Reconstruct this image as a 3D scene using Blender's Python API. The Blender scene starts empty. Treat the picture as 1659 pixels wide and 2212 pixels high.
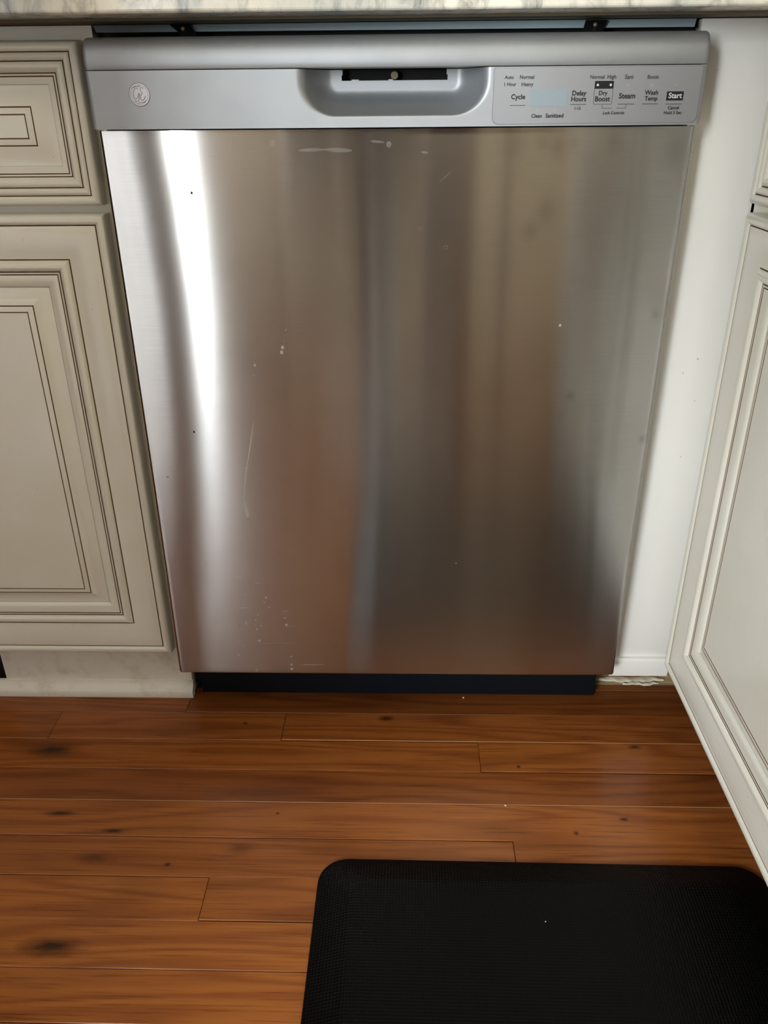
import bpy, bmesh, math, random
from mathutils import Vector, Matrix

# ------------------------------------------------------------------ camera, world, lights
sc = bpy.context.scene
COL = sc.collection
rng = random.Random(7)

cam_d = bpy.data.cameras.new('camera')
cam = bpy.data.objects.new('camera', cam_d); COL.objects.link(cam)
YAW, PITCH, ROLL = -0.0270103, 0.4686782, -0.0094604
fw = Vector((math.sin(YAW) * math.cos(PITCH), math.cos(YAW) * math.cos(PITCH), -math.sin(PITCH)))
rt = Vector((math.cos(YAW), -math.sin(YAW), 0)); up = rt.cross(fw)
r2 = math.cos(ROLL) * rt + math.sin(ROLL) * up
u2 = -math.sin(ROLL) * rt + math.cos(ROLL) * up
cam.matrix_world = Matrix(((r2.x, u2.x, -fw.x, 0.0107), (r2.y, u2.y, -fw.y, -0.89253), (r2.z, u2.z, -fw.z, 0.8093), (0, 0, 0, 1)))
cam_d.sensor_fit = 'VERTICAL'; cam_d.sensor_height = 24.0
cam_d.lens = 24.0 * 1743.894 / 2212.0
cam_d.clip_start = 0.02; cam_d.clip_end = 50
sc.camera = cam

world = bpy.data.worlds.new('world'); sc.world = world; world.use_nodes = True
world.node_tree.nodes['Background'].inputs[0].default_value = (0.75, 0.85, 1.0, 1)
world.node_tree.nodes['Background'].inputs[1].default_value = 0.3

sc.view_settings.view_transform = 'Standard'
sc.view_settings.look = 'None'
sc.view_settings.gamma = 1.0
sc.view_settings.use_curve_mapping = False
sc.view_settings.exposure = 0.08
sc.render.film_transparent = False

def area_light(name, loc, direction, sx, sy, power, color):
    d = bpy.data.lights.new(name, 'AREA'); d.shape = 'RECTANGLE'; d.size = sx; d.size_y = sy
    d.energy = power; d.color = color
    o = bpy.data.objects.new(name, d); COL.objects.link(o)
    o.location = loc
    o.rotation_euler = Vector(direction).to_track_quat('-Z', 'Y').to_euler()
    return o
# main daylight placed from filler shadow and steel streak; the other two are added fills
area_light('window_daylight', (-1.865, -4.13, 1.40), (0.0, 1, 0), 0.97, 1.6, 215, (0.91, 0.965, 1.0))
area_light('added_side_fill', (-2.53, -3.55, 1.45), (1, 0.0, 0), 1.1, 1.5, 100, (0.93, 0.97, 1.0))  # added from the left to lift the right doors and filler
area_light('added_warm_fill', (0.3, -1.5, 2.40), (0, 0, -1), 0.5, 0.5, 7, (1.0, 0.86, 0.62))  # added warm fill for the joinery and floor, no fixture there

# ------------------------------------------------------------------ materials
def mat(name, base=(.8, .8, .8), rough=.5, metal=0.0, coat=0.0, **kw):
    m = bpy.data.materials.new(name); m.use_nodes = True
    b = m.node_tree.nodes['Principled BSDF']
    b.inputs['Base Color'].default_value = (*base, 1)
    b.inputs['Roughness'].default_value = rough
    b.inputs['Metallic'].default_value = metal
    b.inputs['Coat Weight'].default_value = coat
    for k, v in kw.items(): b.inputs[k.replace('_', ' ')].default_value = v
    return m, m.node_tree.nodes, m.node_tree.links, b

def N(nt, t, **kw):
    n = nt.new(t)
    for k, v in kw.items(): setattr(n, k, v)
    return n

def coords(ns, ls, scale=(1, 1, 1), obj=True):
    tc = N(ns, 'ShaderNodeTexCoord'); mp = N(ns, 'ShaderNodeMapping')
    mp.inputs['Scale'].default_value = scale
    ls.new(tc.outputs['Object' if obj else 'Generated'], mp.inputs['Vector'])
    return mp.outputs['Vector']

def noise(ns, ls, vec, scale, detail=3, rough=.5, dist=0.0):
    n = N(ns, 'ShaderNodeTexNoise'); n.inputs['Scale'].default_value = scale
    n.inputs['Detail'].default_value = detail; n.inputs['Roughness'].default_value = rough
    n.inputs['Distortion'].default_value = dist
    ls.new(vec, n.inputs['Vector']); return n.outputs['Fac']

def ramp(ns, ls, fac, stops):
    r = N(ns, 'ShaderNodeValToRGB'); e = r.color_ramp.elements
    while len(e) < len(stops): e.new(0.5)
    for i, (p, c) in enumerate(stops):
        e[i].position = p; e[i].color = (*c, 1) if len(c) == 3 else c
    ls.new(fac, r.inputs['Fac']); return r.outputs['Color']

def mixc(ns, ls, fac, a, b, mode='MIX'):
    m = N(ns, 'ShaderNodeMix', data_type='RGBA', blend_type=mode)
    for sock, v in ((m.inputs['Factor'], fac), (m.inputs[6], a), (m.inputs[7], b)):
        if hasattr(v, 'is_linked') or isinstance(v, bpy.types.NodeSocket): ls.new(v, sock)
        elif isinstance(v, (int, float)): sock.default_value = v
        else: sock.default_value = (*v, 1)
    return m.outputs[2]

def math_n(ns, ls, op, a, b=None, c=None):
    m = N(ns, 'ShaderNodeMath', operation=op)
    for i, v in enumerate((a, b, c)):
        if v is None: continue
        if isinstance(v, bpy.types.NodeSocket): ls.new(v, m.inputs[i])
        else: m.inputs[i].default_value = v
    return m.outputs[0]

def bump(ns, ls, h, b, strength=.1, dist=.001):
    n = N(ns, 'ShaderNodeBump'); n.inputs['Strength'].default_value = strength
    n.inputs['Distance'].default_value = dist
    ls.new(h, n.inputs['Height']); ls.new(n.outputs['Normal'], b.inputs['Normal'])

# glazed cream cabinet paint
PAINT, ns, ls, b = mat('cream_paint', (.80, .765, .66), .24)
v = coords(ns, ls)
c1 = ramp(ns, ls, noise(ns, ls, v, 9, 4), [(.35, (.762, .738, .628)), (.7, (.797, .778, .695))])
sp = ramp(ns, ls, noise(ns, ls, v, 260, 1), [(.0, (.45, .40, .30)), (.17, (.66, .61, .5)), (.21, (1, 1, 1))])
ls.new(mixc(ns, ls, 1.0, c1, sp, 'MULTIPLY'), b.inputs['Base Color'])
bump(ns, ls, noise(ns, ls, v, 60, 2), b, .06, .0006)
GLAZE = mat('brown_glaze', (.16, .095, .045), .5)[0]
# antique dust trim paint
TRIMP, ns, ls, b = mat('trim_paint', (.78, .75, .66), .42)
v = coords(ns, ls)
ls.new(ramp(ns, ls, noise(ns, ls, v, 30, 5, .65), [(.3, (.74, .69, .57)), (.5, (.88, .85, .76)), (.8, (.92, .89, .82))]), b.inputs['Base Color'])
FILLP, ns, ls, b = mat('white_filler_paint', (.84, .83, .79), .3)
v = coords(ns, ls)
sp = ramp(ns, ls, noise(ns, ls, v, 120, 1), [(.0, (.45, .36, .25)), (.17, (.7, .62, .5)), (.2, (1, 1, 1))])
ls.new(mixc(ns, ls, 1.0, (.85, .84, .80), sp, 'MULTIPLY'), b.inputs['Base Color'])

# brushed stainless steel (brush lines run sideways, so reflections smear up and down)
STEEL, ns, ls, b = mat('brushed_steel', (.60, .585, .565), .20, 1.0)
tg = N(ns, 'ShaderNodeTangent', direction_type='UV_MAP'); tg.uv_map = 'brush'
gl = N(ns, 'ShaderNodeBsdfAnisotropic'); gl.distribution = 'GGX'
gl.inputs['Roughness'].default_value = .167; gl.inputs['Anisotropy'].default_value = .761; gl.inputs['Rotation'].default_value = 0.0
ls.new(tg.outputs[0], gl.inputs['Tangent'])
gl2 = N(ns, 'ShaderNodeBsdfAnisotropic'); gl2.distribution = 'GGX'     # deeper brush lines smear further
gl2.inputs['Roughness'].default_value = .209; gl2.inputs['Anisotropy'].default_value = .785
ls.new(tg.outputs[0], gl2.inputs['Tangent'])
mxs = N(ns, 'ShaderNodeMixShader'); mxs.inputs[0].default_value = .5
ls.new(gl.outputs[0], mxs.inputs[1]); ls.new(gl2.outputs[0], mxs.inputs[2])
ls.new(mxs.outputs[0], ns['Material Output'].inputs[0])
v = coords(ns, ls, (6, 1, 900))
brush = noise(ns, ls, v, 4, 2)
col = ramp(ns, ls, brush, [(.3, (.53, .525, .515)), (.7, (.60, .595, .585))])
v2 = coords(ns, ls)
cloud = ramp(ns, ls, noise(ns, ls, v2, 14, 4), [(.35, (.94, .94, .94)), (.65, (1, 1, 1))])
col = mixc(ns, ls, 1.0, col, cloud, 'MULTIPLY')
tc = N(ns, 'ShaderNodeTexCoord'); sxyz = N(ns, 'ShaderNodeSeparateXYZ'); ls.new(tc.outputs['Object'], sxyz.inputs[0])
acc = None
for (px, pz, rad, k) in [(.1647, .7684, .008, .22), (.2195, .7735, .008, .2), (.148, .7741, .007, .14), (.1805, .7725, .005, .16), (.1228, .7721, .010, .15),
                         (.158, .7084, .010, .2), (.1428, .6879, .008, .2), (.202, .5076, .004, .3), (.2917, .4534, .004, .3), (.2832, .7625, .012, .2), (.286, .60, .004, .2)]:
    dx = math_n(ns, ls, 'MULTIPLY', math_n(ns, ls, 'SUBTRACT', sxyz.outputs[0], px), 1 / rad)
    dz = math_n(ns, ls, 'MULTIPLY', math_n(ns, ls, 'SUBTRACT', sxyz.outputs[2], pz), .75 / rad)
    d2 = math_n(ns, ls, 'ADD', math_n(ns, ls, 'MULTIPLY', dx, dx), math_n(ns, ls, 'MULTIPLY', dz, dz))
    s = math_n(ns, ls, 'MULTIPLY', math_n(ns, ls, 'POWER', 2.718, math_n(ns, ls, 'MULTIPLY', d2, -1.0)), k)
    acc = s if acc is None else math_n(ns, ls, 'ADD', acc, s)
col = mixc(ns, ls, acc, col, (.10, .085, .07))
ls.new(col, gl.inputs['Color']); ls.new(col, gl2.inputs['Color'])
bump(ns, ls, brush, gl, .005, .0002)

SILVER, ns, ls, b = mat('silver_plastic', (.5, .5, .5), .55, .82, Specular_IOR_Level=.25)
v = coords(ns, ls)
ls.new(ramp(ns, ls, noise(ns, ls, v, 24, 4), [(.3, (.385, .405, .425)), (.7, (.42, .44, .46))]), b.inputs['Base Color'])
SILVER2 = mat('silver_overlay', (.355, .365, .385), .52, .8)[0]
EDGE = mat('overlay_edge', (.20, .20, .21), .4, .2)[0]
INK = mat('dark_grey_print', (.022, .022, .025), .6, Specular_IOR_Level=.1)[0]
INKL = mat('grey_print', (.06, .06, .065), .6, Specular_IOR_Level=.1)[0]
WHITEINK = mat('pale_print', (.62, .63, .65), .5)[0]
LCD = mat('display_glass', (.27, .33, .37), .35)[0]
LED = mat('indicator_dot', (.34, .35, .37), .4)[0]
BLACK = mat('black_plastic', (.008, .008, .009), .45)[0]
CAVITY = mat('dark_cavity', (.006, .006, .006), .8)[0]
KICK, ns, ls, b = mat('toe_panel_black', (.006, .008, .012), .6, Specular_IOR_Level=.15)
TUB = mat('tub_grey_steel', (.62, .78, .86), .38, .1)[0]
CLIP = mat('bracket_steel', (.05, .055, .06), .28, .8)[0]
BADGE = mat('emblem_metal', (.44, .43, .45), .35, .5)[0]
BADGE2 = mat('emblem_relief', (.35, .34, .36), .35, .5)[0]
BRASS = mat('dull_screw', (.20, .155, .11), .5, .6)[0]
MARK, ns, ls, b = mat('dried_water', (.62, .60, .57), .6)
b.inputs['Alpha'].default_value = .5
MARKF, ns, ls, b = mat('dried_water_faint', (.62, .60, .57), .6)
b.inputs['Alpha'].default_value = .16
SPECK = mat('dark_speck', (.02, .02, .02), .6)[0]

# stained oak
def oak(name, dark, mid, light, rough=.30):
    m, ns, ls, b = mat(name, mid, rough)
    tc = N(ns, 'ShaderNodeTexCoord'); oi = N(ns, 'ShaderNodeObjectInfo')
    off = N(ns, 'ShaderNodeCombineXYZ')
    ls.new(math_n(ns, ls, 'MULTIPLY', oi.outputs['Random'], 37.0), off.inputs[0])
    ls.new(math_n(ns, ls, 'MULTIPLY', oi.outputs['Random'], 11.0), off.inputs[1])
    ad = N(ns, 'ShaderNodeVectorMath', operation='ADD')
    ls.new(tc.outputs['Object'], ad.inputs[0]); ls.new(off.outputs[0], ad.inputs[1])
    mp = N(ns, 'ShaderNodeMapping'); mp.inputs['Scale'].default_value = (2.0, 22, 22)
    ls.new(ad.outputs[0], mp.inputs[0])
    # cathedral figure: rings of a warped, stretched field
    field = noise(ns, ls, mp.outputs[0], .55, 2, .45)
    rings = math_n(ns, ls, 'SINE', math_n(ns, ls, 'MULTIPLY', field, 80.0))
    rings = math_n(ns, ls, 'MULTIPLY_ADD', rings, .5, .5)
    mp2 = N(ns, 'ShaderNodeMapping'); mp2.inputs['Scale'].default_value = (9, 420, 420)
    ls.new(ad.outputs[0], mp2.inputs[0])
    pore = noise(ns, ls, mp2.outputs[0], 1.0, 3, .6)
    mp3 = N(ns, 'ShaderNodeMapping'); mp3.inputs['Scale'].default_value = (4, 14, 14)
    ls.new(ad.outputs[0], mp3.inputs[0])
    blot = noise(ns, ls, mp3.outputs[0], 1.0, 3, .5)
    c = ramp(ns, ls, rings, [(.0, dark), (.35, mid), (1, light)])
    c = mixc(ns, ls, .62, c, mid)
    c = mixc(ns, ls, 1.0, c, ramp(ns, ls, pore, [(.30, (.55, .5, .45)), (.46, (1, 1, 1))]), 'MULTIPLY')
    c = mixc(ns, ls, 1.0, c, ramp(ns, ls, blot, [(.22, (.62, .55, .5)), (.45, (1, 1, 1)), (.8, (1.1, 1.06, 1.02))]), 'MULTIPLY')
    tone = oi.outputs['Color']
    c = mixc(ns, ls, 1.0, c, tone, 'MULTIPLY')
    ls.new(c, b.inputs['Base Color'])
    b.inputs['Coat Weight'].default_value = .22; b.inputs['Coat Roughness'].default_value = .18; b.inputs['Specular IOR Level'].default_value = .22
    bump(ns, ls, pore, b, .12, .0004)
    return m
OAK = oak('stained_oak', (.165, .042, .010), (.315, .098, .021), (.42, .145, .032))
RAW, ns, ls, b = mat('raw_oak', (.6, .45, .28), .7)
v = coords(ns, ls, (6, 40, 40))
ls.new(ramp(ns, ls, noise(ns, ls, v, 2.0, 4), [(.3, (.40, .27, .14)), (.6, (.70, .53, .32)), (.85, (.80, .64, .42))]), b.inputs['Base Color'])
GLUE = mat('dried_glue', (.88, .80, .62), .6)[0]
KNOT, ns, ls, b = mat('dark_knot', (.05, .018, .008), .4)
tc = N(ns, 'ShaderNodeTexCoord'); ln = N(ns, 'ShaderNodeVectorMath', operation='LENGTH'); ls.new(tc.outputs['Object'], ln.inputs[0])
nz_ = noise(ns, ls, tc.outputs['Object'], 2.2, 3)
dd = math_n(ns, ls, 'ADD', ln.outputs['Value'], math_n(ns, ls, 'MULTIPLY_ADD', nz_, .6, -.3))
fa = ramp(ns, ls, dd, [(.10, (.85, .85, .85)), (.45, (.35, .35, .35)), (.95, (0, 0, 0))])
ls.new(fa, b.inputs['Alpha'])
KNOT2 = KNOT.copy(); KNOT2.name = 'soft_knot'
for n_ in KNOT2.node_tree.nodes:
    if n_.type == 'VALTORGB':
        for e_ in n_.color_ramp.elements: e_.color = tuple(v_ * .38 for v_ in e_.color[:3]) + (1,)

# granite
GRANITE, ns, ls, b = mat('granite', (.5, .5, .47), .22)
v = coords(ns, ls, (1.0, 1.0, .45))
g1 = ramp(ns, ls, noise(ns, ls, v, 48, 6, .68, .6), [(.26, (.16, .17, .16)), (.40, (.55, .56, .53)), (.52, (.85, .84, .77)), (.72, (.95, .93, .86))])
g2 = ramp(ns, ls, noise(ns, ls, v, 7, 3), [(.35, (.55, .60, .62)), (.65, (1.05, 1.0, .92))])
ls.new(mixc(ns, ls, 1.0, g1, g2, 'MULTIPLY'), b.inputs['Base Color'])
SUBTOP, ns, ls, b = mat('sub_top_wood', (.22, .18, .12), .8)
v = coords(ns, ls, (3, 40, 40))
ls.new(ramp(ns, ls, noise(ns, ls, v, 2, 4), [(.3, (.10, .085, .052)), (.7, (.17, .14, .09))]), b.inputs['Base Color'])
# mat rubber
RUBBER, ns, ls, b = mat('black_rubber', (.0016, .0016, .0016), .44, Specular_IOR_Level=.13)
v = coords(ns, ls, (1, 1, 1))
w1 = N(ns, 'ShaderNodeTexWave', wave_type='BANDS', bands_direction='Y'); w1.inputs['Scale'].default_value = 90; w1.inputs['Distortion'].default_value = 1.5
w1.inputs['Detail'].default_value = 2; w1.inputs['Detail Scale'].default_value = 3
ls.new(v, w1.inputs['Vector'])
w2 = N(ns, 'ShaderNodeTexWave', wave_type='BANDS', bands_direction='X'); w2.inputs['Scale'].default_value = 90; w2.inputs['Distortion'].default_value = 1.5
ls.new(v, w2.inputs['Vector'])
bump(ns, ls, math_n(ns, ls, 'ADD', w1.outputs['Fac'], w2.outputs['Fac']), b, .35, .0006)
# room
WALLP = mat('tan_wall_paint', (.26, .225, .165), .7)[0]
WALLR = mat('olive_wall_paint', (.66, .62, .51), .7)[0]
BENCH = mat('dark_olive_paint', (.17, .16, .13), .7)[0]
WALLW = mat('white_wall_paint', (.90, .86, .86), .6)[0]
CEIL = mat('ceiling_paint', (.45, .42, .36), .8)[0]
DARKW = mat('dark_wood', (.055, .035, .024), .5)[0]
FRAMEW = mat('window_frame_white', (.75, .75, .73), .4)[0]
SHEER, ns, ls, b = mat('sheer_curtain', (.8, .8, .8), .8)
tr = N(ns, 'ShaderNodeBsdfTranslucent'); tr.inputs['Color'].default_value = (.97, .97, .98, 1)
mx = N(ns, 'ShaderNodeMixShader'); mx.inputs[0].default_value = .55
ls.new(b.outputs[0], mx.inputs[1]); ls.new(tr.outputs[0], mx.inputs[2]); ls.new(mx.outputs[0], ns['Material Output'].inputs[0])
RUGW = mat('pale_wool', (.84, .82, .76), .9)[0]
STONEW = mat('crumb_white', (.85, .83, .80), .6)[0]

# ------------------------------------------------------------------ mesh helpers
def link(name, me, parent=None, material=None, smooth=None):
    o = bpy.data.objects.new(name, me); COL.objects.link(o)
    if parent is not None: o.parent = parent
    if material is not None:
        for m in (material if isinstance(material, (list, tuple)) else [material]): me.materials.append(m)
    if smooth is not None:
        for p in me.polygons: p.use_smooth = True
        me.set_sharp_from_angle(angle=math.radians(smooth))
    return o

def bm_obj(name, bm, material, parent=None, smooth=None):
    me = bpy.data.meshes.new(name); bmesh.ops.recalc_face_normals(bm, faces=bm.faces[:])
    bm.to_mesh(me); bm.free()
    return link(name, me, parent, material, smooth)

def pd(name, verts, faces, material, parent=None, smooth=None, mats=None):
    me = bpy.data.meshes.new(name); me.from_pydata(verts, [], faces); me.update()
    o = link(name, me, parent, material, smooth)
    if mats:
        for p, mi in zip(me.polygons, mats): p.material_index = mi
    return o

def tag(o, label=None, cat=None, group=None, kind=None):
    if label: o['label'] = label
    if cat: o['category'] = cat
    if group: o['group'] = group
    if kind: o['kind'] = kind
    return o

def empty(name, loc=(0, 0, 0)):
    o = bpy.data.objects.new(name, None); COL.objects.link(o); o.location = loc
    o.empty_display_size = .05
    return o

def add_box(bm, x0, x1, y0, y1, z0, z1, bev=0.0, seg=2):
    vs = [bm.verts.new(p) for p in ((x0, y0, z0), (x1, y0, z0), (x1, y1, z0), (x0, y1, z0), (x0, y0, z1), (x1, y0, z1), (x1, y1, z1), (x0, y1, z1))]
    fs = [bm.faces.new([vs[i] for i in q]) for q in ((0, 3, 2, 1), (4, 5, 6, 7), (0, 1, 5, 4), (1, 2, 6, 5), (2, 3, 7, 6), (3, 0, 4, 7))]
    if bev > 0:
        es = list({e for f in fs for e in f.edges})
        bmesh.ops.bevel(bm, geom=es, offset=bev, segments=seg, affect='EDGES', profile=.5)
    return vs

def box(name, x0, x1, y0, y1, z0, z1, material, parent=None, bev=0.0, smooth=None):
    bm = bmesh.new(); add_box(bm, x0, x1, y0, y1, z0, z1, bev)
    return bm_obj(name, bm, material, parent, 40 if bev > 0 and smooth is None else smooth)

def extrude_profile(name, prof, x0, x1, material, parent=None, smooth=35, axis='x'):
    """closed profile of (a,b) pairs swept straight along an axis"""
    n = len(prof); vs = []
    for s in (x0, x1):
        for a, c in prof: vs.append((s, a, c) if axis == 'x' else (a, s, c))
    fs = [(i, (i + 1) % n, n + (i + 1) % n, n + i) for i in range(n)] + [tuple(range(n - 1, -1, -1)), tuple(range(n, 2 * n))]
    bm = bmesh.new(); bv = [bm.verts.new(p) for p in vs]
    for f in fs: bm.faces.new([bv[i] for i in f])
    return bm_obj(name, bm, material, parent, smooth)

def rect_rings(name, w, h, prof, material, parent=None, close_first=False, close_last=True, smooth=32):
    """nested mitred rectangles: prof = (inset, outward height, glazed band that follows)"""
    vs, fs, mi = [], [], []
    for ins, hh, g in prof:
        vs += [(ins, -hh, ins), (w - ins, -hh, ins), (w - ins, -hh, h - ins), (ins, -hh, h - ins)]
    for k in range(len(prof) - 1):
        for i in range(4):
            j = (i + 1) % 4
            fs.append((4 * k + i, 4 * k + j, 4 * k + 4 + j, 4 * k + 4 + i)); mi.append(1 if prof[k][2] else 0)
    if close_first: fs.append((3, 2, 1, 0)); mi.append(0)
    if close_last:
        q = 4 * (len(prof) - 1); fs.append((q, q + 1, q + 2, q + 3)); mi.append(0)
    return pd(name, vs, fs, material, parent, smooth, mi)

def arc(i0, h0, i1, h1, bulge, n=6):
    """points of a bead between two profile points, ends left out of glaze"""
    out = []
    for k in range(n + 1):
        t = k / n; out.append((i0 + (i1 - i0) * t, h0 + (h1 - h0) * t + bulge * math.sin(math.pi * t) ** .75, False))
    return out

EDGE_BEAD = [(0, 0, False), (0, .0125, False), (.0005, .0150, False), (.0016, .0170, False), (.0032, .0184, False), (.0052, .0191, False), (.0072, .0189, False), (.0092, .0178, False)]
def door_profiles():
    fr = EDGE_BEAD + [(.0108, .0160, True), (.0114, .0147, True), (.0121, .0160, False)]
    fr += [(.0135, .0166, False), (.022, .0172, False), (.030, .0166, False), (.038, .0150, False), (.0445, .0133, False), (.0474, .0127, True), (.0481, .0118, True), (.0488, .0132, False)]
    fr += arc(.0489, .0128, .0608, .0122, .0052)[1:-1] + [(.0608, .0128, True), (.0615, .0112, True), (.0621, .0124, False), (.0628, .0129, False), (.0638, .0126, True), (.0645, .0110, True), (.0652, .0122, False)]
    fr += [(.066, .0124, False), (.070, .0122, False), (.074, .0108, False), (.0775, .0088, False), (.0785, .0082, False), (.079, .0070, False)]
    pn = [(.0786, .0045, False), (.0786, .0068, True), (.0794, .0070, False), (.081, .0071, False), (.085, .0082, False), (.090, .0103, False), (.095, .0128, False), (.0982, .0145, True), (.0990, .0135, True), (.0996, .0146, False), (.1030, .0158, False), (.1052, .0162, True), (.1060, .0154, True), (.1066, .0160, False)]
    return fr, pn
def drawer_profiles():
    fr = EDGE_BEAD[:-1] + [(.0086, .0180, False), (.0097, .0165, True), (.0102, .0153, True), (.0108, .0162, False)]
    fr += arc(.0109, .0158, .0174, .0142, .0030, 5)[1:-1] + [(.0176, .0146, True), (.0182, .0136, True), (.0188, .0148, False)]
    fr += arc(.0189, .0144, .0280, .0108, .0042)[1:-1] + [(.0284, .0110, True), (.0290, .0100, True), (.0295, .0110, False), (.0304, .0114, False), (.0312, .0108, True), (.0318, .0098, True), (.0324, .0106, False), (.0380, .0092, False), (.0388, .0088, False), (.0392, .0078, False)]
    pn = [(.0388, .0050, False), (.0388, .0076, True), (.0394, .0077, False), (.0415, .0078, False), (.046, .0088, False), (.052, .0112, False), (.0580, .0142, False), (.0588, .0144, True), (.0595, .0133, True), (.0601, .0144, False), (.0645, .0158, False), (.0658, .0160, True), (.0665, .0152, True), (.0671, .0158, False)]
    return fr, pn
DOORP = door_profiles(); DRAWP = drawer_profiles()

def front(kind, w, h, loc, rotz, parent, profs):
    f = rect_rings(kind, w, h, profs[0], [PAINT, GLAZE], parent, True, False)
    f.location = loc; f.rotation_euler = (0, 0, rotz)
    rect_rings('raised_panel', w, h, profs[1], [PAINT, GLAZE], f, False, True)
    return f

# ------------------------------------------------------------------ the room
def wall(name, *a, m=WALLP):
    return tag(box(name, *a, m), kind='structure')
floor = wall('floor', -2.6, 1.0, -4.2, .66, -.06, -.0195, m=RAW)
wall('ceiling', -2.6, 1.0, -4.2, .66, 2.45, 2.50, m=CEIL)
wall('wall_back', -2.6, 1.0, .66, .72, -.06, 2.5)
wall('wall_right', 1.0, 1.06, -4.26, .72, -.06, 2.5, m=WALLR)
wall('wall_left', -2.66, -2.6, -4.26, .72, -.06, 2.5)
wall('wall_front', -2.6, 1.0, -4.26, -4.2, -.06, 2.5)
# unseen wall stub added to shade the left cabinet and band the steel
wall('wall_added_blocker', -.665, -.598, -1.22, -1.10, 0, 2.45, m=WALLW)
wall('wall_added_blocker_end', -2.6, -1.13, -1.22, -1.10, 0, 2.45)  # added as well, narrows the glowing curtain opening
# added sheer curtain: softens window light, whitens the steel's left edge
vs, fs = [], []
for i in range(121):
    x = -1.13 + .464 * i / 120
    y = -1.17 + .016 * math.sin(i * .62) + .006 * math.sin(i * 1.7)
    vs += [(x, y, .02), (x, y, 2.40)]
fs = [(2 * i, 2 * i + 2, 2 * i + 3, 2 * i + 1) for i in range(120)]
tag(pd('trim_4', vs, fs, SHEER, None, 80), kind='structure')
# unseen low joinery added for the tan and dark bands in the steel
tag(box('trim_1', -.45, .99, -2.62, -2.00, 0, .90, WALLR), kind='structure')
for i_, (xa, xb) in enumerate(((-.163, -.066), (.070, .235), (.345, .362))):
    tag(box('trim_%d' % (5 + i_), xa, xb, -2.0, -1.985, 0, .90, DARKW), kind='structure')  # dark strips added only for their reflections

tag(box('trim_8', -1.05, -.46, -2.35, -1.90, 0, .50, BENCH), kind='structure')  # low block added to keep the lit floor out of the steel

def window(name, axis, p, c0, c1, z0, z1):
    bm = bmesh.new(); t = .05; d0, d1 = p
    def bx(a0, a1, b0, b1):
        if axis == 'y': add_box(bm, a0, a1, d0, d1, b0, b1)
        else: add_box(bm, d0, d1, a0, a1, b0, b1)
    bx(c0 - t, c0, z0 - t, z1 + t); bx(c1, c1 + t, z0 - t, z1 + t); bx(c0, c1, z0 - t, z0); bx(c0, c1, z1, z1 + t)
    return tag(bm_obj(name, bm, FRAMEW), kind='structure')
window('window_added_fill', 'x', (-2.60, -2.52), -4.10, -3.00, .70, 2.20)  # frame around the added side fill
window('window_1', 'y', (-4.20, -4.12), -2.35, -1.38, .60, 2.20)

# ------------------------------------------------------------------ oak planks
PLW = .05715
def plank_mesh(x0, x1, y0, y1):
    e = .0007; zt = 0.0; zb = -.019; g = .00025
    x0 += g; x1 -= g; y0 += g; y1 -= g
    vs = [(x0, y0, zb), (x1, y0, zb), (x1, y1, zb), (x0, y1, zb),
          (x0, y0, zt - e), (x1, y0, zt - e), (x1, y1, zt - e), (x0, y1, zt - e),
          (x0 + e, y0 + e, zt), (x1 - e, y0 + e, zt), (x1 - e, y1 - e, zt), (x0 + e, y1 - e, zt)]
    fs = [(0, 3, 2, 1)]
    for a in (0, 4):
        for i in range(4):
            j = (i + 1) % 4; fs.append((a + i, a + j, a + 4 + j, a + 4 + i))
    fs.append((8, 9, 10, 11)); return vs, fs
WORN = mat('worn_plank_edge', (.42, .20, .08), .5)[0]
JOINTS = {-2: [-1.25, -.3136, .55], -1: [-1.4, -.4994, -.163, .75], 0: [-1.05, .1170, .9], 1: [-.92, .62], 2: [-1.3, -.70, .52], 3: [-.85, .146, .8], 4: [-1.1, -.2163, .5], 5: [-.8, .30], 6: [-1.2, -.66, .10], 7: [-.95, -.02]}
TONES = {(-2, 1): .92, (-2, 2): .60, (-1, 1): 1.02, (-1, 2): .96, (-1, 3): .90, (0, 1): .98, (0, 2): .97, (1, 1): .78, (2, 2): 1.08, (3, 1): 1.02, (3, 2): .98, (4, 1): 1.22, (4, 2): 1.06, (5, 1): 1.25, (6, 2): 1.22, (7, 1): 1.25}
for r in range(-2, 73):
    y1 = -.0159 - r * PLW; y0 = y1 - PLW
    js = JOINTS.get(r)
    if js is None:
        js = []; x = -2.6 + rng.uniform(.2, .9)
        while x < .9: js.append(x); x += rng.uniform(.55, 1.3)
    xs = [-2.6] + js + [.98]
    for a, c in zip(xs[:-1], xs[1:]):
        vs, fs = plank_mesh(a, c, y0, y1)
        cx, cy = (a + c) / 2, (y0 + y1) / 2
        o = pd('plank', [(p[0] - cx, p[1] - cy, p[2]) for p in vs], fs, [OAK, WORN], floor)
        if rng.random() < .4: o.data.polygons[5].material_index = 1
        o.location = (cx, cy, 0); o.rotation_euler = (0, 0, -.0020)
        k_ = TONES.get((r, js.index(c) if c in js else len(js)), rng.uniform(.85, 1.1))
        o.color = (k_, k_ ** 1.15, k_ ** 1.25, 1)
kme = bpy.data.meshes.new('knot'); kn = 20
kme.from_pydata([(0, 0, 0)] + [(1.15 * math.cos(a * 2 * math.pi / kn), 1.15 * math.sin(a * 2 * math.pi / kn), 0) for a in range(kn)], [], [(0, 1 + a, 1 + (a + 1) % kn) for a in range(kn)])
kme.materials.append(KNOT); kme2 = kme.copy(); kme2.materials[0] = KNOT2
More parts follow.
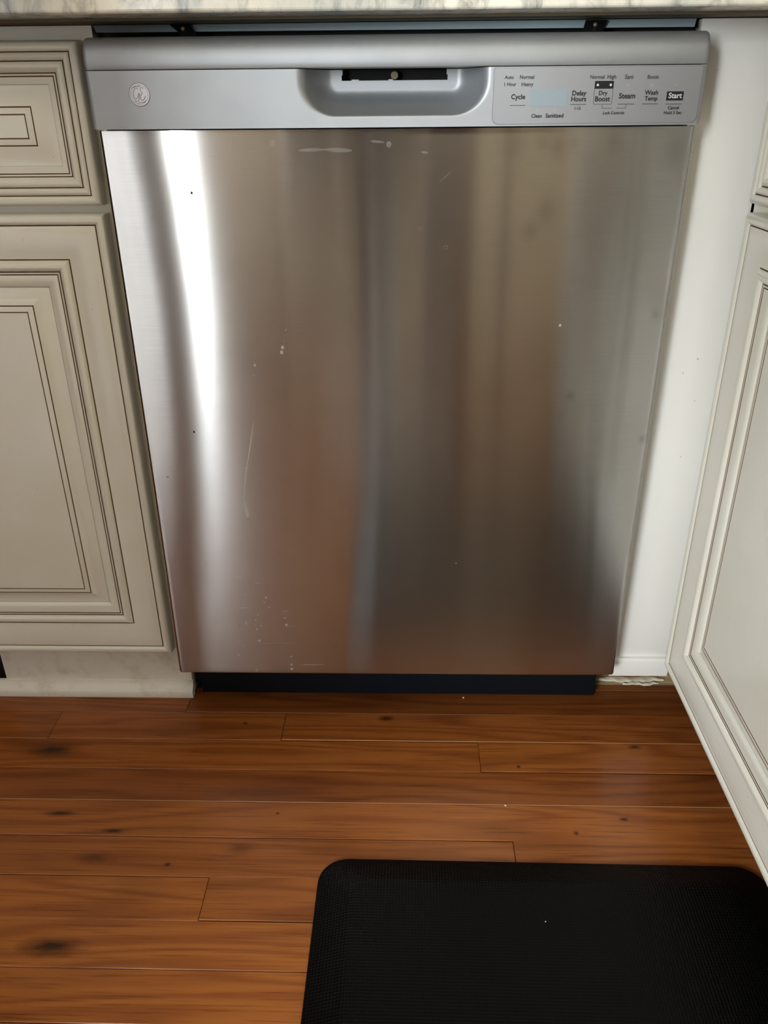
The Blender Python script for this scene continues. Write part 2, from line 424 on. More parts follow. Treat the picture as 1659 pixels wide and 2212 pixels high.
for x, y, rx, ry in ((-.4826, -.040, .045, .016), (-.0134, .0316, .016, .008), (-.4285, -.1529, .026, .006), (-.3509, -.1798, .020, .005), (-.3685, -.3354, .046, .015), (-.149, -.1487, .004, .003), (-.1869, -.2039, .030, .014), (-.3615, -.2200, .030, .014), (.3359, -.0230, .012, .005), (.1688, -.0629, .004, .004), (.226, -.1746, .005, .004), (.29, -.152, .008, .004), (-.27, -.2285, .006, .004), (-.22, .018, .005, .004), (.36, -.228, .01, .005)):
    o = bpy.data.objects.new('knot', kme2 if ry == .014 else kme); COL.objects.link(o); o.parent = floor; o.location = (x, y, .00012); o.scale = (rx, ry, 1)
# unfinished strip behind the last row
st = box('raw_strip', -2.6, .98, .1140, .24, -.019, -.0005, RAW, floor)
vs, fs = plank_mesh(-.30, .47, .0988, .1136); pd('plank', vs, fs, OAK, floor).color = (.85, .85, .9, 1)

# ------------------------------------------------------------------ left base cabinet
lc = empty('base_cabinet', (-.52, .3, 0))
def child_world(o, parent):
    o.parent = parent; o.matrix_parent_inverse = Matrix.Translation(-parent.location)
    return o
tag(lc, 'cream glazed base cabinet with drawer and panelled door left of the dishwasher', 'cabinet')
XL0, XL1 = -.745, -.3045
bm = bmesh.new()
add_box(bm, XL0, XL0 + .03, .045, .064, .115, .8815); add_box(bm, XL1 - .028, XL1, .045, .064, .115, .8815)
add_box(bm, XL0 + .03, XL1 - .028, .045, .064, .855, .8815); add_box(bm, XL0 + .03, XL1 - .028, .045, .064, .695, .725); add_box(bm, XL0 + .03, XL1 - .028, .045, .064, .115, .15)
child_world(bm_obj('face_frame', bm, PAINT), lc)
child_world(box('carcass', XL0, XL1 - .002, .064, .64, .115, .8805, PAINT), lc)
child_world(front('door', .42, .5855, (-.7355, .0445, .1188), 0, None, DOORP), lc)
child_world(front('drawer_front', .42, .1555, (-.7355, .0445, .7130), 0, None, DRAWP), lc)
child_world(box('toe_board', -.5985, -.3112, .0852, .103, .0, .125, TRIMP, None, .0012), lc)
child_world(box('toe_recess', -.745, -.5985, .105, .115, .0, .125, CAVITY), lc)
# quarter-round shoe moulding on the floor in front of the toe board
prof = [(.0850, .0005), (.0732, .0005), (.0724, .003), (.0724, .010), (.0730, .0125), (.0742, .0142), (.0762, .0156), (.0785, .0174), (.0803, .0198), (.0814, .0228), (.0818, .0256), (.0850, .0264)]
tag(extrude_profile('trim_3', prof, -.90, -.3095, TRIMP), kind='structure')

# ------------------------------------------------------------------ right base cabinet (faces left)
rc = empty('corner_cabinet', (.69, -.45, 0))
tag(rc, 'off white glazed base cabinet standing at right angles, cut by the right frame edge', 'cabinet')
XR = .387; Y0, Y1 = -.94, .0395
bm = bmesh.new()
for (ya, yb, za, zb) in ((Y1 - .045, Y1, .115, .8815), (-.4815, -.4315, .115, .8815), (Y0, Y0 + .03, .115, .8815)) + tuple((p, q, za, zb) for p, q in ((Y0 + .03, -.4815), (-.4315, Y1 - .045)) for za, zb in ((.855, .8815), (.695, .725), (.115, .15))):
    add_box(bm, XR, XR + .019, ya, yb, za, zb)
child_world(bm_obj('face_frame', bm, PAINT), rc)
child_world(box('carcass', XR + .019, .99, Y0, Y1, .115, .8805, PAINT), rc)
for yy in (.0105, -.4645):
    child_world(front('door', .452, .5855, (.3865, yy, .1188), -math.pi / 2, None, DOORP), rc)
    child_world(front('drawer_front', .452, .1555, (.3865, yy, .7130), -math.pi / 2, None, DRAWP), rc)
child_world(box('toe_board', .462, .475, Y0, .095, .0, .115, DARKW), rc)

# ------------------------------------------------------------------ filler board between dishwasher and right cabinet
fb = empty('filler_panel', (.35, .05, 0))
tag(fb, 'bright white filler board in the corner between dishwasher and right cabinet', 'panel')
child_world(box('board', .3045, .3868, .0455, .064, .098, .8815, FILLP, None, .0008), fb)
prof = [(.0640, .0765), (.0385, .0765), (.0380, .079), (.0384, .100), (.0392, .1035), (.0405, .1055), (.0640, .1062)]
child_world(extrude_profile('bottom_rail', prof, .3045, .3868, FILLP), fb)
# raw edge of sub-floor and squeezed-out glue below it
child_world(box('rough_backing', .3045, .445, .150, .162, .0, .0765, RAW), fb)
def glue(x0, x1, y, w, h, name='glue_bead'):
    bm = bmesh.new(); n = 26; rows = []
    for i in range(n + 1):
        t = i / n; x = x0 + (x1 - x0) * t
        ww = w * (.75 + .25 * math.sin(3 + t * 23) * math.sin(t * 9 + 1)) * (math.sin(math.pi * min(max(t, .02), .98)) ** .4)
        ring = []
        for k in range(7):
            a = math.pi * k / 6
            ring.append(bm.verts.new((x, y + .0016 * math.sin(t * 11 + y * 90) - ww * math.cos(a), h * math.sin(a) * (.7 + .3 * math.sin(t * 31)))))
        rows.append(ring)
    for p, q in zip(rows[:-1], rows[1:]):
        for k in range(6): bm.faces.new((p[k], p[k + 1], q[k + 1], q[k]))
    return bm_obj(name, bm, GLUE, None, 60)
child_world(glue(.312, .418, .1265, .0095, .0035), fb)
child_world(glue(.352, .408, .1165, .0050, .0025), fb)

# ------------------------------------------------------------------ countertop
bm = bmesh.new()
ZC = .8845
pts = [(-1.5, .655), (-1.5, -.036), (.336, -.036), (.336, -.97), (.995, -.97), (.995, .655)]
lo = [bm.verts.new((x, y, ZC)) for x, y in pts]; hi = [bm.verts.new((x, y, ZC + .032)) for x, y in pts]
bm.faces.new(lo[::-1]); bm.faces.new(hi)
for i in range(6): bm.faces.new((lo[i], lo[(i + 1) % 6], hi[(i + 1) % 6], hi[i]))
ct = bm_obj('countertop', bm, GRANITE)
md = ct.modifiers.new('bevel', 'BEVEL'); md.width = .003; md.segments = 3
tag(ct, 'mottled grey and cream granite countertop above the dishwasher and cabinets', 'countertop')
stp = box('sub_top', -1.5, .99, .010, .64, .8822, .8844, SUBTOP, ct)

# ------------------------------------------------------------------ dishwasher
dw = empty('dishwasher', (0, .3, 0))
tag(dw, 'stainless steel built in dishwasher with silver control panel and pocket handle', 'dishwasher')
P = lambda o: child_world(o, dw)
ZB, ZT = .1048, .7866
# tub and its front flange
P(box('tub', -.292, .292, .075, .60, .095, .868, CAVITY))
vs = [(-.296, .033, .8745), (.294, .033, .8735), (.2990, .046, .8815), (-.3030, .046, .8815), (-.296, .037, .8745), (.294, .037, .8735), (.2990, .050, .8815), (-.3030, .050, .8815)]
fl = P(pd('tub_flange', vs, [(0, 1, 2, 3), (7, 6, 5, 4), (0, 4, 5, 1), (1, 5, 6, 2), (2, 6, 7, 3), (3, 7, 4, 0)], TUB))
P(box('recess_back', -.3025, .3025, .060, .066, .84, .8815, CAVITY))
def bracket(xa, xb, xc, xd, z0, z1):
    bm = bmesh.new()
    y0, y1 = .024, .036
    v = [bm.verts.new(p) for p in ((xa, y1, z1), (xb, y1, z1), (xd, y0, z0), (xc, y0, z0), (xa, y1 + .002, z1 + .0012), (xb, y1 + .002, z1 + .0012), (xd, y0 + .002, z0 + .0012), (xc, y0 + .002, z0 + .0012),
                                   (xd, y0 - .006, z0 - .004), (xc, y0 - .006, z0 - .004), (xd, y0 - .006, z0 - .0028), (xc, y0 - .006, z0 - .0028))]
    for f in ((0, 3, 2, 1), (4, 5, 6, 7), (0, 1, 5, 4), (1, 2, 6, 5), (3, 0, 4, 7), (3, 9, 8, 2), (7, 6, 10, 11), (9, 11, 10, 8), (2, 8, 10, 6), (9, 3, 7, 11)):
        bm.faces.new([v[i] for i in f])
    o = bm_obj('mounting_bracket', bm, CLIP)
    bm = bmesh.new(); bmesh.ops.create_uvsphere(bm, u_segments=12, v_segments=8, radius=.0022)
    s = bm_obj('bracket_screw', bm, BRASS, o, 40); s.location = ((xa + xb + xc + xd) / 4, .029, (z0 + z1) / 2 + .0005)
    s.scale = (1, .6, 1)
    return P(o)
bracket(-.2225, -.2045, -.2105, -.1950, .8720, .8803)
bracket(.1885, .2095, .1845, .2035, .8715, .8795)

# steel door skin
def wz(z):
    t = (z - .45) / .36
    k = [(.10, .0), (.15, .12), (.27, .58), (.38, .90), (.47, 1.0), (.60, 1.0), (.70, .86), (.79, .66)]
    for (a, p), (c, q) in zip(k[:-1], k[1:]):
        if z <= c: 
            u = min(max((z - a) / (c - a), 0), 1); u = u * u * (3 - 2 * u) * .4 + u * .6
            return p + (q - p) * u
    return k[-1][1]
nx, nz = 150, 60
xs = [-.300 + .6 * i / nx for i in range(nx + 1)]
# finer columns at the rolled edges
RB = .0045
fine = [-.3 + RB * (1 - math.cos(a * math.pi / 2 / 6)) for a in range(7)]
xs = fine + [x for x in xs if -.3 + RB * 1.2 < x < .3 - RB * 1.2] + [-x for x in fine[::-1]]
zs0 = [ZB + (ZT - ZB) * j / nz for j in range(nz + 1)]
zfine = [ZB + RB * (1 - math.cos(a * math.pi / 2 / 6)) for a in range(7)]
zs = zfine + [z for z in zs0 if z > ZB + RB * 1.2]
def roll(e):
    return 0.0 if e >= RB else RB - math.sqrt(max(RB * RB - (RB - e) ** 2, 0))
def skin_y(x, z):
    AL, WL = .043 * wz(z), .12
    y = AL * WL * math.exp(-(x + .3) / WL)
    y -= .043 * WL * math.exp(-.6 / WL)
    y += .030 * .06 * math.exp(-(.3 - x) / .06)
    return y
vs, fs, uv = [], [], []
for z in zs:
    for x in xs:
        y = skin_y(x, z) + roll(x + .3) + roll(.3 - x) + roll(z - ZB)
        vs.append((x, y, z))
nc = len(xs)
for j in range(len(zs) - 1):
    for i in range(nc - 1):
        fs.append((j * nc + i, j * nc + i + 1, (j + 1) * nc + i + 1, (j + 1) * nc + i))
# returns to the back
def strip(idx, back):
    b0 = len(vs)
    for i in idx: vs.append((vs[i][0], back, vs[i][2]))
    for k in range(len(idx) - 1): fs.append((idx[k + 1], idx[k], b0 + k, b0 + k + 1))
strip([j * nc for j in range(len(zs))][::-1], .022)
strip([j * nc + nc - 1 for j in range(len(zs))], .022)
strip([i for i in range(nc)], .022)
me = bpy.data.meshes.new('door_skin'); me.from_pydata(vs, [], fs); me.update()
uvl = me.uv_layers.new(name='brush')
for lp in me.loops:
    p = me.vertices[lp.vertex_index].co; uvl.data[lp.index].uv = (p.x, p.z)
skin = P(link('door_skin', me, None, STEEL, 50))
skin['label'] = 'brushed stainless steel door skin with sideways brush lines'
P(box('inner_door', -.2965, .2965, .0225, .060, .11, .786, BLACK))

# control panel with the pocket handle pressed into it
ZP0, ZP1, YP = .7880, .8396, -.0060
PB, PR, PW = .7985, .030, .0870
def pocket(x, z):
    sx, sz = PW - abs(x), z - PB
    if sx < PR and sz < PR:
        h = math.hypot(PR - sx, PR - sz); s = PR - h; side = ((PR - sx) / h) ** 2 if h > 1e-6 else .5
    else:
        s = min(sx, sz); side = max(sz, 0) ** 4 / (max(sz, 0) ** 4 + max(sx, 1e-4) ** 4) if sx > 0 else (1.0 if sz > 0 else 0.0)
    a = .0012 + .0068 * side; f = .0235; ks = 1.3; DT = .040
    if s <= -a: return 0.0
    if s < 0:
        t = (s + a) / a; return ks * a * (t ** 3 - t ** 4 / 2)
    d = ks * a * .5; t = min(s / f, 1); c = .22     # straight wall, then a fillet into the flat back
    g = t / c * (2 * c / (1 + c)) if t < c else (2 * c + (1 - c) * (1 - ((1 - t) / (1 - c)) ** 2)) / (1 + c)
    return d + (DT - d) * g
px = sorted(set([-.3, -.2992, -.296, -.2, -.12, .12, .2, .296, .2992, .3] + [round(-.1 + .001 * i, 5) for i in range(201)]))
pz = [ZP0 + (ZP1 - ZP0) * j / 64 for j in range(65)]
DMAX = max(pocket(x, z) for x in (0, .04) for z in pz)
vs, fs = [], []
for z in pz:
    for x in px:
        y = YP + pocket(x, z)
        if abs(x) > .2985: y += .0012 * ((abs(x) - .2985) / .0015) ** 2
        vs.append((x, y, z))
nc = len(px)
SL0, SL1, SLZ = -.0535, .0545, .8300
for j in range(len(pz) - 1):
    for i in range(nc - 1):
        cx = (px[i] + px[i + 1]) / 2; cz = (pz[j] + pz[j + 1]) / 2
        tap = (cz - SLZ) * .20
        if SL0 + tap < cx < SL1 - tap and cz > SLZ: continue
        fs.append((j * nc + i, j * nc + i + 1, (j + 1) * nc + i + 1, (j + 1) * nc + i))
def strip2(idx, back):
    b0 = len(vs)
    for i in idx: vs.append((vs[i][0], back, vs[i][2]))
    for k in range(len(idx) - 1): fs.append((idx[k + 1], idx[k], b0 + k, b0 + k + 1))
strip2([j * nc for j in range(len(pz))][::-1], .024)
strip2([j * nc + nc - 1 for j in range(len(pz))], .024)
strip2([i for i in range(nc)], .024)
cp = P(pd('control_panel', vs, fs, SILVER, None, 45))
cp['label'] = 'silver control panel with pocket handle and printed keys'
def CP(o):
    o.parent = cp; o.matrix_parent_inverse = Matrix.Translation(-dw.location) @ Matrix.Identity(4); return o
def CPw(o):      # child of the control panel, modelled in world coordinates
    o.parent = cp; return o
# latch slot behind the pocket
ys = YP + DMAX
bm = bmesh.new(); add_box(bm, SL0 - .004, SL1 + .004, ys + .002, ys + .018, SLZ - .004, .8395)
bmesh.ops.delete(bm, geom=[f for f in bm.faces if f.normal.y < -.9 or f.calc_center_median().y < ys + .0025], context='FACES_ONLY')
slot = CPw(bm_obj('latch_slot', bm, CAVITY))
bm = bmesh.new(); bmesh.ops.create_cone(bm, cap_ends=True, segments=20, radius1=.0042, radius2=.0036, depth=.003, matrix=Matrix.Translation((.0003, ys + .006, .8345)) @ Matrix.Rotation(math.pi / 2, 4, 'X'))
CPw(bm_obj('latch_pin', bm, BRASS, None, 40))
for lx, lw in ((-.0395, .0036), (-.0035, .0022)):
    CPw(box('latch_tab', lx - lw, lx + lw, ys + .0005, ys + .004, SLZ - .0003, SLZ + .0009, WHITEINK))

# rounded top cap of the door
prof = [(.030, .8404), (-.0062, .8404), (-.0066, .8412), (-.0072, .845), (-.0072, .850), (-.0064, .8555), (-.0046, .8605), (-.0018, .8645), (.002, .8672), (.006, .8684), (.012, .8688), (.030, .8688)]
bm = bmesh.new(); n = len(prof); rows = []
for x, sc_ in ((-.3000, .0), (-.2996, .5), (-.2984, .85), (-.296, 1.0), (.2958, 1.0), (.2982, .85), (.2996, .5), (.3002, .0)):
    ring = []
    for (y, z) in prof:
        yy = y if y >= .02 else y + .0035 * (1 - sc_) ; zz = z - (.0016 * (1 - sc_) if z > .86 else 0)
        ring.append(bm.verts.new((x, yy, zz)))
    rows.append(ring)
for p, q in zip(rows[:-1], rows[1:]):
    for k in range(n): bm.faces.new((p[k], p[(k + 1) % n], q[(k + 1) % n], q[k]))
bm.faces.new(rows[0][::-1]); bm.faces.new(rows[-1])
P(bm_obj('door_cap', bm, SILVER, None, 40))

# key overlay plate
def round_rect(x0, x1, z0, z1, r, n=6):
    out = []
    for cx, cz, a0 in ((x1 - r[1], z0 + r[1], -90), (x1 - r[2], z1 - r[2], 0), (x0 + r[3], z1 - r[3], 90), (x0 + r[0], z0 + r[0], 180)):
        rr = {(-90): r[1], 0: r[2], 90: r[3], 180: r[0]}[a0]
        for k in range(n + 1):
            a = math.radians(a0 + 90 * k / n); out.append((cx + rr * math.cos(a), cz + rr * math.sin(a)))
    return out
def plate(name, outline, y0, y1, material):
    n = len(outline)
    vs = [(x, y0, z) for x, z in outline] + [(x, y1, z) for x, z in outline]
    fs = [tuple(range(n)), tuple(range(2 * n - 1, n - 1, -1))] + [((i + 1) % n, i, n + i, n + (i + 1) % n) for i in range(n)]
    bm = bmesh.new(); bv = [bm.verts.new(p) for p in vs]
    for f in fs: bm.faces.new([bv[i] for i in f])
    return CPw(bm_obj(name, bm, material))
plate('overlay_border', round_rect(.0967, .2970, .7895, .8388, (.006, .006, .001, .0015)), YP - .0003, YP + .001, EDGE)
plate('key_overlay', round_rect(.0972, .2958, .7900, .8384, (.006, .006, .001, .0015)), YP - .0006, YP + .001, SILVER2)
YT = YP - .0006
def prt(name, outline, material, h=.00012): return plate(name, outline, YT - h, YT, material)
def rr(name, x0, x1, z0, z1, r, material, h=.00012): return prt(name, round_rect(x0, x1, z0, z1, (r,) * 4, 4), material, h)
rr('display_window', .1324, .1686, .8054, .8205, .0007, LCD, .0002)
for a, c, z in ((.1133, .1287, .8063), (.1723, .1876, .8067), (.2184, .2339, .8066), (.2418, .2570, .8066), (.2647, .2799, .8063)):
    rr('key_line', a, c, z - .00022, z + .00022, .0001, INK)
# boxed key with two indicator lights
def frame_rr(name, x0, x1, z0, z1, r, t, material):
    o = round_rect(x0, x1, z0, z1, (r,) * 4, 4); i = round_rect(x0 + t, x1 - t, z0 + t, z1 - t, (r * .6,) * 4, 4); n = len(o); y = YT - .0001
    vs = [(x, y, z) for x, z in o + i] + [(x, YT, z) for x, z in o]
    fs = [(k, (k + 1) % n, n + (k + 1) % n, n + k) for k in range(n)] + [(k, 2 * n + k, 2 * n + (k + 1) % n, (k + 1) % n) for k in range(n)]
    return CPw(pd(name, vs, fs, material))
frame_rr('key_frame', .1942, .2124, .8065, .8267, .001, .00033, INK)
rr('key_header', .1942, .2124, .8200, .8267, .0008, INK)
def dot(name, x, z, r, material, h=.0002):
    return prt(name, [(x + r * math.cos(a * math.pi / 8), z + r * math.sin(a * math.pi / 8)) for a in range(16)], material, h)
dot('indicator_light', .1971, .8233, .0011, WHITEINK); dot('indicator_light', .2095, .8233, .0011, WHITEINK)
for x, z in ((.1403, .8021), (.1575, .8020), (.2263, .8230), (.2489, .8228), (.2721, .8226)): dot('indicator_light', x, z, .0010, LED)
for a, c, z0, z1 in ((.2030, .2034, .8031, .8062), (.2030, .2132, .8029, .8033), (.2176, .2264, .8029, .8033), (.2260, .2264, .8031, .8062)):
    rr('bracket_line', a, c, z0, z1, .0001, INKL)
rr('start_key', .2644, .2806, .8093, .8172, .0006, INK)
def text(body, x, z, width, material, h=.00022, fat=.0, height=None):
    cu = bpy.data.curves.new('lettering', 'FONT'); cu.body = body; cu.size = .005; cu.align_x = 'CENTER'; cu.align_y = 'CENTER'; cu.extrude = 0.0; cu.offset = fat
    cu.resolution_u = 3
    t = bpy.data.objects.new('tmp', cu); COL.objects.link(t)
    dg = bpy.context.evaluated_depsgraph_get(); me = bpy.data.meshes.new_from_object(t.evaluated_get(dg))
    bpy.data.objects.remove(t)
    xs_ = [p.co.x for p in me.vertices]; zs_ = [p.co.y for p in me.vertices]
    w = max(xs_) - min(xs_); s = width / w; cx = (max(xs_) + min(xs_)) / 2
    hs = s if height is None else height / .005
    for p in me.vertices:
        p.co = Vector((x + (p.co.x - cx) * s, YT - h, z + (p.co.y) * hs))
    me.materials.clear()
    return CPw(link('lettering', me, None, material))
TXT = [("Auto", .1115, .8305, .0088, 0), ("Normal", .1286, .8305, .0138, 0), ("1 Hour", .1129, .8245, .0117, 0), ("Heavy", .1294, .8244, .0115, 0), ("Cycle", .1212, .8136, .0136, 1),
       ("Clean", .1403, .7968, .0102, 1), ("Sanitized", .1577, .7969, .0174, 1), ("Delay", .1801, .8163, .0137, 1), ("Hours", .18, .8112, .0146, 1), ("1-12", .1797, .8032, .0058, 1),
       ("Normal", .1960, .8300, .0136, 0), ("High", .2098, .8300, .0084, 0), ("Dry", .2031, .8162, .0084, 1), ("Boost", .203, .8111, .0145, 1), ("Sani", .2263, .8298, .0080, 0), ("Steam", .2264, .8135, .0157, 1),
       ("Lock Controls", .2151, .7989, .0208, 1), ("Boost", .2493, .8296, .0108, 0), ("Wash", .2495, .8162, .0128, 1), ("Temp", .2498, .8111, .0124, 1),
       ("Cancel", .2725, .8029, .0108, 1), ("Hold 3 Sec", .2725, .7986, .017, 1)]
for s_, x, z, w, d in TXT: text(s_, x, z, w, INK if d else INKL, fat=.00013)
text("Start", .2727, .8134, .0128, WHITEINK, h=.0004, fat=.00010)

# round emblem on the left
ex, ez, er = -.2495, .8189, .0105
em = CPw(pd('emblem', [(ex + er * math.cos(a * math.pi / 24), YP - .0005, ez + er * math.sin(a * math.pi / 24)) for a in range(48)] + [(ex + er * 1.02 * math.cos(a * math.pi / 24), YP + .0005, ez + er * 1.02 * math.sin(a * math.pi / 24)) for a in range(48)],
               [tuple(range(47, -1, -1))] + [(i, (i + 1) % 48, 48 + (i + 1) % 48, 48 + i) for i in range(48)], BADGE))
def tube(name, pts, r, material, parent, closed=False, seg=6):
    cu = bpy.data.curves.new(name, 'CURVE'); cu.dimensions = '3D'; cu.bevel_depth = r; cu.bevel_resolution = 1; cu.resolution_u = 3
    sp = cu.splines.new('POLY' if closed else 'NURBS'); sp.points.add(len(pts) - 1)
    for p, c in zip(sp.points, pts): p.co = (*c, 1)
    sp.use_cyclic_u = closed
    if not closed: sp.use_endpoint_u = True; sp.order_u = 3
    t = bpy.data.objects.new('tmp', cu); COL.objects.link(t)
    dg = bpy.context.evaluated_depsgraph_get(); me = bpy.data.meshes.new_from_object(t.evaluated_get(dg))
    bpy.data.objects.remove(t)
    me.materials.clear()
    return link(name, me, parent, material, 60)
yE = YP - .00055
ringp = lambda R: [(ex + R * math.cos(a * math.pi / 24), yE, ez + R * math.sin(a * math.pi / 24)) for a in range(48)]
tube('emblem_ring', ringp(er * .97), .00028, BADGE2, em, True)
tube('emblem_ring', ringp(er * .80), .00014, BADGE2, em, True)
def script(pts): tube('emblem_script', [(ex + a * er, yE, ez + c * er) for a, c in pts], .0003, BADGE2, em)
script([(-.05, .45), (-.25, .62), (-.50, .35), (-.58, -.1), (-.42, -.42), (-.18, -.25), (-.02, .15), (.02, .05), (-.08, -.45), (-.30, -.62), (-.5, -.5)])
script([(.45, .5), (.25, .66), (.10, .45), (.22, .2), (.36, .12), (.15, .02), (.04, -.28), (.20, -.52), (.44, -.38), (.58, -.1)])
script([(-.62, .55), (-.3, .7), (.0, .62), (.15, .75)]); script([(-.2, -.7), (.1, -.62), (.3, -.72), (.55, -.5)])

# black toe panel
P(box('toe_panel', -.2980, .3020, .0868, .100, .001, .107, KICK, None, .001))
P(box('base_cavity', -.309, .303, .101, .60, .0, .094, CAVITY))

# dried drips and spots on the steel
def on_skin(x, z, lift=.00012): return Vector((x, skin_y(x, z) - lift, z))
marks = []
def spot(x, z, rx, rz, material=MARK, name='water_spot'):
    n = 12; vs = [on_skin(x, z, .0003)] + [on_skin(x + rx * math.cos(a * 2 * math.pi / n), z + rz * math.sin(a * 2 * math.pi / n), .00008) for a in range(n)]
    o = pd(name, [tuple(p) for p in vs], [(0, 1 + (k + 1) % n, 1 + k) for k in range(n)], material, None, 80); o.parent = skin
    o.matrix_parent_inverse = Matrix.Identity(4); return o
def streak(pts, material=MARK, name='water_streak'):
    vs, fs = [], []
    for i, (x, z, w) in enumerate(pts):
        a = pts[max(i - 1, 0)]; c = pts[min(i + 1, len(pts) - 1)]
        d = Vector((c[0] - a[0], 0, c[1] - a[1])).normalized(); nrm = Vector((-d.z, 0, d.x))
        vs += [tuple(on_skin(x + nrm.x * w, z + nrm.z * w, .00008)), tuple(on_skin(x, z, .0003)), tuple(on_skin(x - nrm.x * w, z - nrm.z * w, .00008))]
    for i in range(len(pts) - 1):
        q = 3 * i; fs += [(q, q + 1, q + 4, q + 3), (q + 1, q + 2, q + 5, q + 4)]
    o = pd(name, vs, fs, material, None, 80); o.parent = skin; return o
streak([(-.1664, .4765, .0001), (-.172, .449, .0008), (-.1765, .430, .0006), (-.1799, .4158, .0007), (-.1847, .386, .0006), (-.1862, .372, .0011), (-.1856, .3606, .0019), (-.1843, .3512, .0022), (-.1842, .3488, .0012)])
spot(-.1799, .4158, .0013, .0018)
for x, z, r in ((-.1276, .5587, .0019), (-.1263, .5645, .0017), (-.1242, .5714, .0008), (-.1228, .578, .0008), (-.1213, .5844, .001), (-.1200, .594, .0006), (-.1593, .5437, .0014), (-.1614, .5317, .0012), (-.1585, .556, .0008), (.1831, .5888, .0014), (.078, .2839, .001), (-.1228, .774, .0028), (-.005, .7722, .0025)):
    if z > .77: spot(x, z, r, r * 1.2, MARKF); continue
    spot(x, z, r, r * 1.2, MARK if r > .0012 else MARKF)
for x, z in ((-.2389, .4619), (-.2105, .7278)): spot(x, z, .0012, .0016, SPECK, 'dark_speck')
spot(-.2787, .4027, .0018, .0015, MARKF)
for (xa, za, xb, zb, w, m) in [(-.208, .261, -.1956, .2594, .0010, MARK), (-.1837, .2516, -.1731, .2512, .0013, MARKF), (-.2128, .2304, -.1854, .2306, .0010, MARKF), (-.2095, .213, -.195, .2143, .0011, MARK),
                               (-.1507, .2092, -.1409, .2088, .0009, MARKF), (-.1456, .1868, -.135, .1844, .0007, MARKF), (-.1925, .1561, -.140, .1578, .0004, MARKF), (-.1269, .1219, -.0963, .1216, .0011, MARKF), (-.0965, .7674, -.0706, .7680, .0016, MARKF), (-.0706, .7680, -.0425, .7668, .0020, MARKF), (-.0236, .7754, -.0097, .7743, .0012, MARKF), (.0276, .765, .0347, .7643, .001, MARKF), (.045, .735, .060, .748, .0003, MARKF)]:
    streak([(xa + (xb - xa) * t, za + (zb - za) * t, w * (.2 + .8 * math.sin(math.pi * t) ** .5)) for t in (0, .2, .4, .6, .8, 1)], m)
for x, z, r in ((-.1698, .23, .0012), (-.1729, .2226, .0009), (-.1827, .2031, .0008), (-.1867, .1948, .001), (-.187, .1864, .0009), (-.1855, .18, .001), (-.1801, .1858, .0009), (-.167, .2149, .0008), (-.1469, .1986, .001), (-.1456, .1872, .0016), (-.1997, .1899, .0017), (-.2087, .1851, .0012), (-.184, .1611, .0018), (-.2144, .1374, .0012), (-.142, .1355, .001), (-.1426, .1217, .0014), (-.1427, .1141, .0017), (-.1914, .1115, .0022), (-.211, .16, .0022), (-.206, .152, .0026)):
    spot(x, z, r, r * 1.2, MARK if r < .002 else MARKF)
for x, z in ((.0276, .6908), (.0549, .672)):
    o = tube('water_ring', [tuple(on_skin(x + .0022 * math.cos(a * math.pi / 8), z + .0018 * math.sin(a * math.pi / 8), .0001)) for a in range(16)], .0003, MARKF, skin, True)

# ------------------------------------------------------------------ kitchen mat
def mat_outline(x0, x1, y0, y1, r, n=8):
    out = []
    for cx, cy, a0 in ((x1 - r, y0 + r, -90), (x1 - r, y1 - r, 0), (x0 + r, y1 - r, 90), (x0 + r, y0 + r, 180)):
        for k in range(n + 1):
            a = math.radians(a0 + 90 * k / n); out.append((cx + r * math.cos(a), cy + r * math.sin(a)))
    return out
mx0, mx1, my0, my1 = -.0855, .435, -.985, -.2195
lay = [(0, .0, .034), (-.0003, .0015, .034), (.0006, .0030, .034), (.004, .0046, .033), (.020, .0112, .028), (.036, .0176, .022), (.0395, .0188, .020), (.0420, .0194, .019), (.045, .0196, .018)]
bm = bmesh.new(); rings = []
for ins, z, r in lay:
    rings.append([bm.verts.new((x, y, z + .0003)) for x, y in mat_outline(mx0 + ins, mx1 - ins, my0 + ins, my1 - ins, r)])
n = len(rings[0])
for p, q in zip(rings[:-1], rings[1:]):
    for k in range(n): bm.faces.new((p[k], p[(k + 1) % n], q[(k + 1) % n], q[k]))
bm.faces.new(rings[-1]); bm.faces.new(rings[0][::-1])
km = bm_obj('kitchen_mat', bm, RUBBER, None, 30)
km.rotation_euler = (0, 0, -.008)
tag(km, 'black cushioned kitchen mat with sloping edges lying on the wood floor', 'mat')

# ------------------------------------------------------------------ stool added in place of the unseen person: shades right drawer, streaks steel
SX, SY = -.05, -1.27
bs = empty('added_stool', (SX, SY, 0)); bs.rotation_euler = (0, 0, math.pi)
tag(bs, 'dark stool added behind the camera to shade the right drawer and streak the steel door', 'stool')
def lathe(name, prof, material, seg=40):
    vs, fs = [], []
    for r, z in prof: vs += [(r * math.cos(2 * math.pi * k / seg), r * math.sin(2 * math.pi * k / seg), z) for k in range(seg)]
    for i in range(len(prof) - 1):
        for k in range(seg): fs.append((i * seg + k, i * seg + (k + 1) % seg, (i + 1) * seg + (k + 1) % seg, (i + 1) * seg + k))
    fs += [tuple(range(seg - 1, -1, -1)), tuple(range((len(prof) - 1) * seg, len(prof) * seg))]
    return pd(name, vs, fs, material, bs, 40)
STOOLG = mat('pale_grey_enamel', (.90, .88, .92), .3)[0]
STOOLB = mat('dark_brown_leather', (.085, .062, .047), .55)[0]
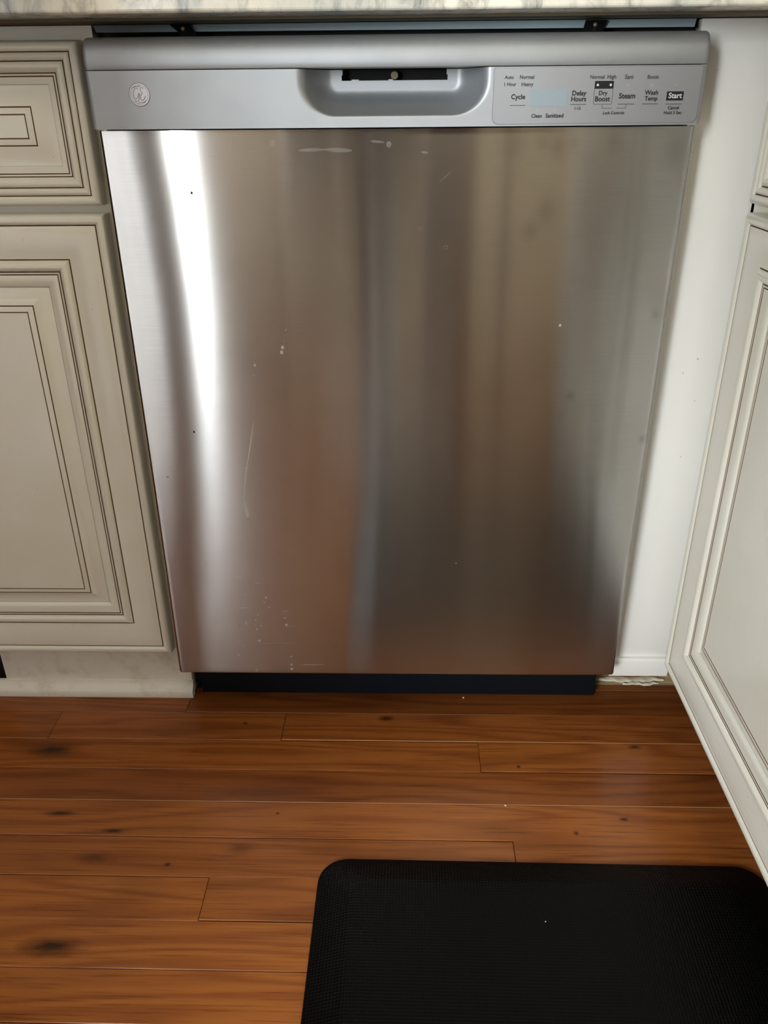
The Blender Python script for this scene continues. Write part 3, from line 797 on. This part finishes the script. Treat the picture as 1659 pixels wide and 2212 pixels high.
lathe('base', [(.20, .001), (.205, .006), (.20, .014), (.08, .026), (.045, .034)], STOOLG)
lathe('pedestal', [(.036, .03), (.036, .64), (.06, .655)], STOOLG)
lathe('seat', [(.15, .655), (.195, .66), (.21, .685), (.205, .715), (.18, .73), (.02, .735)], STOOLB)
vs, fs = [], []
for j in range(9):
    for i in range(21):
        a = math.radians(-205 + 230 * 0 + (i - 10) * 11.5 + 115); z = .73 + .46 * j / 8
        vs.append((.23 * math.sin(math.radians((i - 10) * 8.5)) * 1.02, -.21 + .10 * (1 - math.cos(math.radians((i - 10) * 8.5))) - .03 * j / 8, z - .05 * ((i - 10) / 10) ** 4 * (j / 8)))
for j in range(8):
    for i in range(20): fs.append((j * 21 + i, j * 21 + i + 1, (j + 1) * 21 + i + 1, (j + 1) * 21 + i))
bk = pd('backrest', vs, fs, STOOLB, bs, 60)
m_ = bk.modifiers.new('thick', 'SOLIDIFY'); m_.thickness = .045
for sx in (-.10, .10):
    tube('back_post', [(sx, -.12, .67), (sx, -.19, .68), (sx, -.215, .74), (sx, -.22, .85)], .011, STOOLG, bs)

# unseen pale rug added to brighten the lower streak in the steel
bm = bmesh.new(); add_box(bm, -1.08, -.60, -1.88, -1.24, .0005, .009, .003)
rg = bm_obj('added_rug', bm, RUGW, None, 40); tag(rg, 'pale wool rug added behind the camera to brighten the steel streak', 'rug')

# ------------------------------------------------------------------ crumbs
def crumb(x, y, z, r, label):
    bm = bmesh.new(); bmesh.ops.create_icosphere(bm, subdivisions=1, radius=r)
    for p in bm.verts: p.co *= rng.uniform(.75, 1.2); p.co.z *= .7
    lo_ = min(p.co.z for p in bm.verts)
    for p in bm.verts: p.co.z -= lo_
    o = bm_obj('crumb', bm, STONEW); o.location = (x, y, z); tag(o, label, 'crumb', 'white crumbs on the floor'); return o
crumb(.1024, .0785, .0, .0016, 'tiny white crumb on the floor at the foot of the black toe panel')
crumb(.1432, -.1322, .0, .0014, 'tiny white crumb on the floor between toe panel and mat')
crumb(.1651, -.3116, .0199, .0009, 'tiny pale crumb lying on top of the black mat')
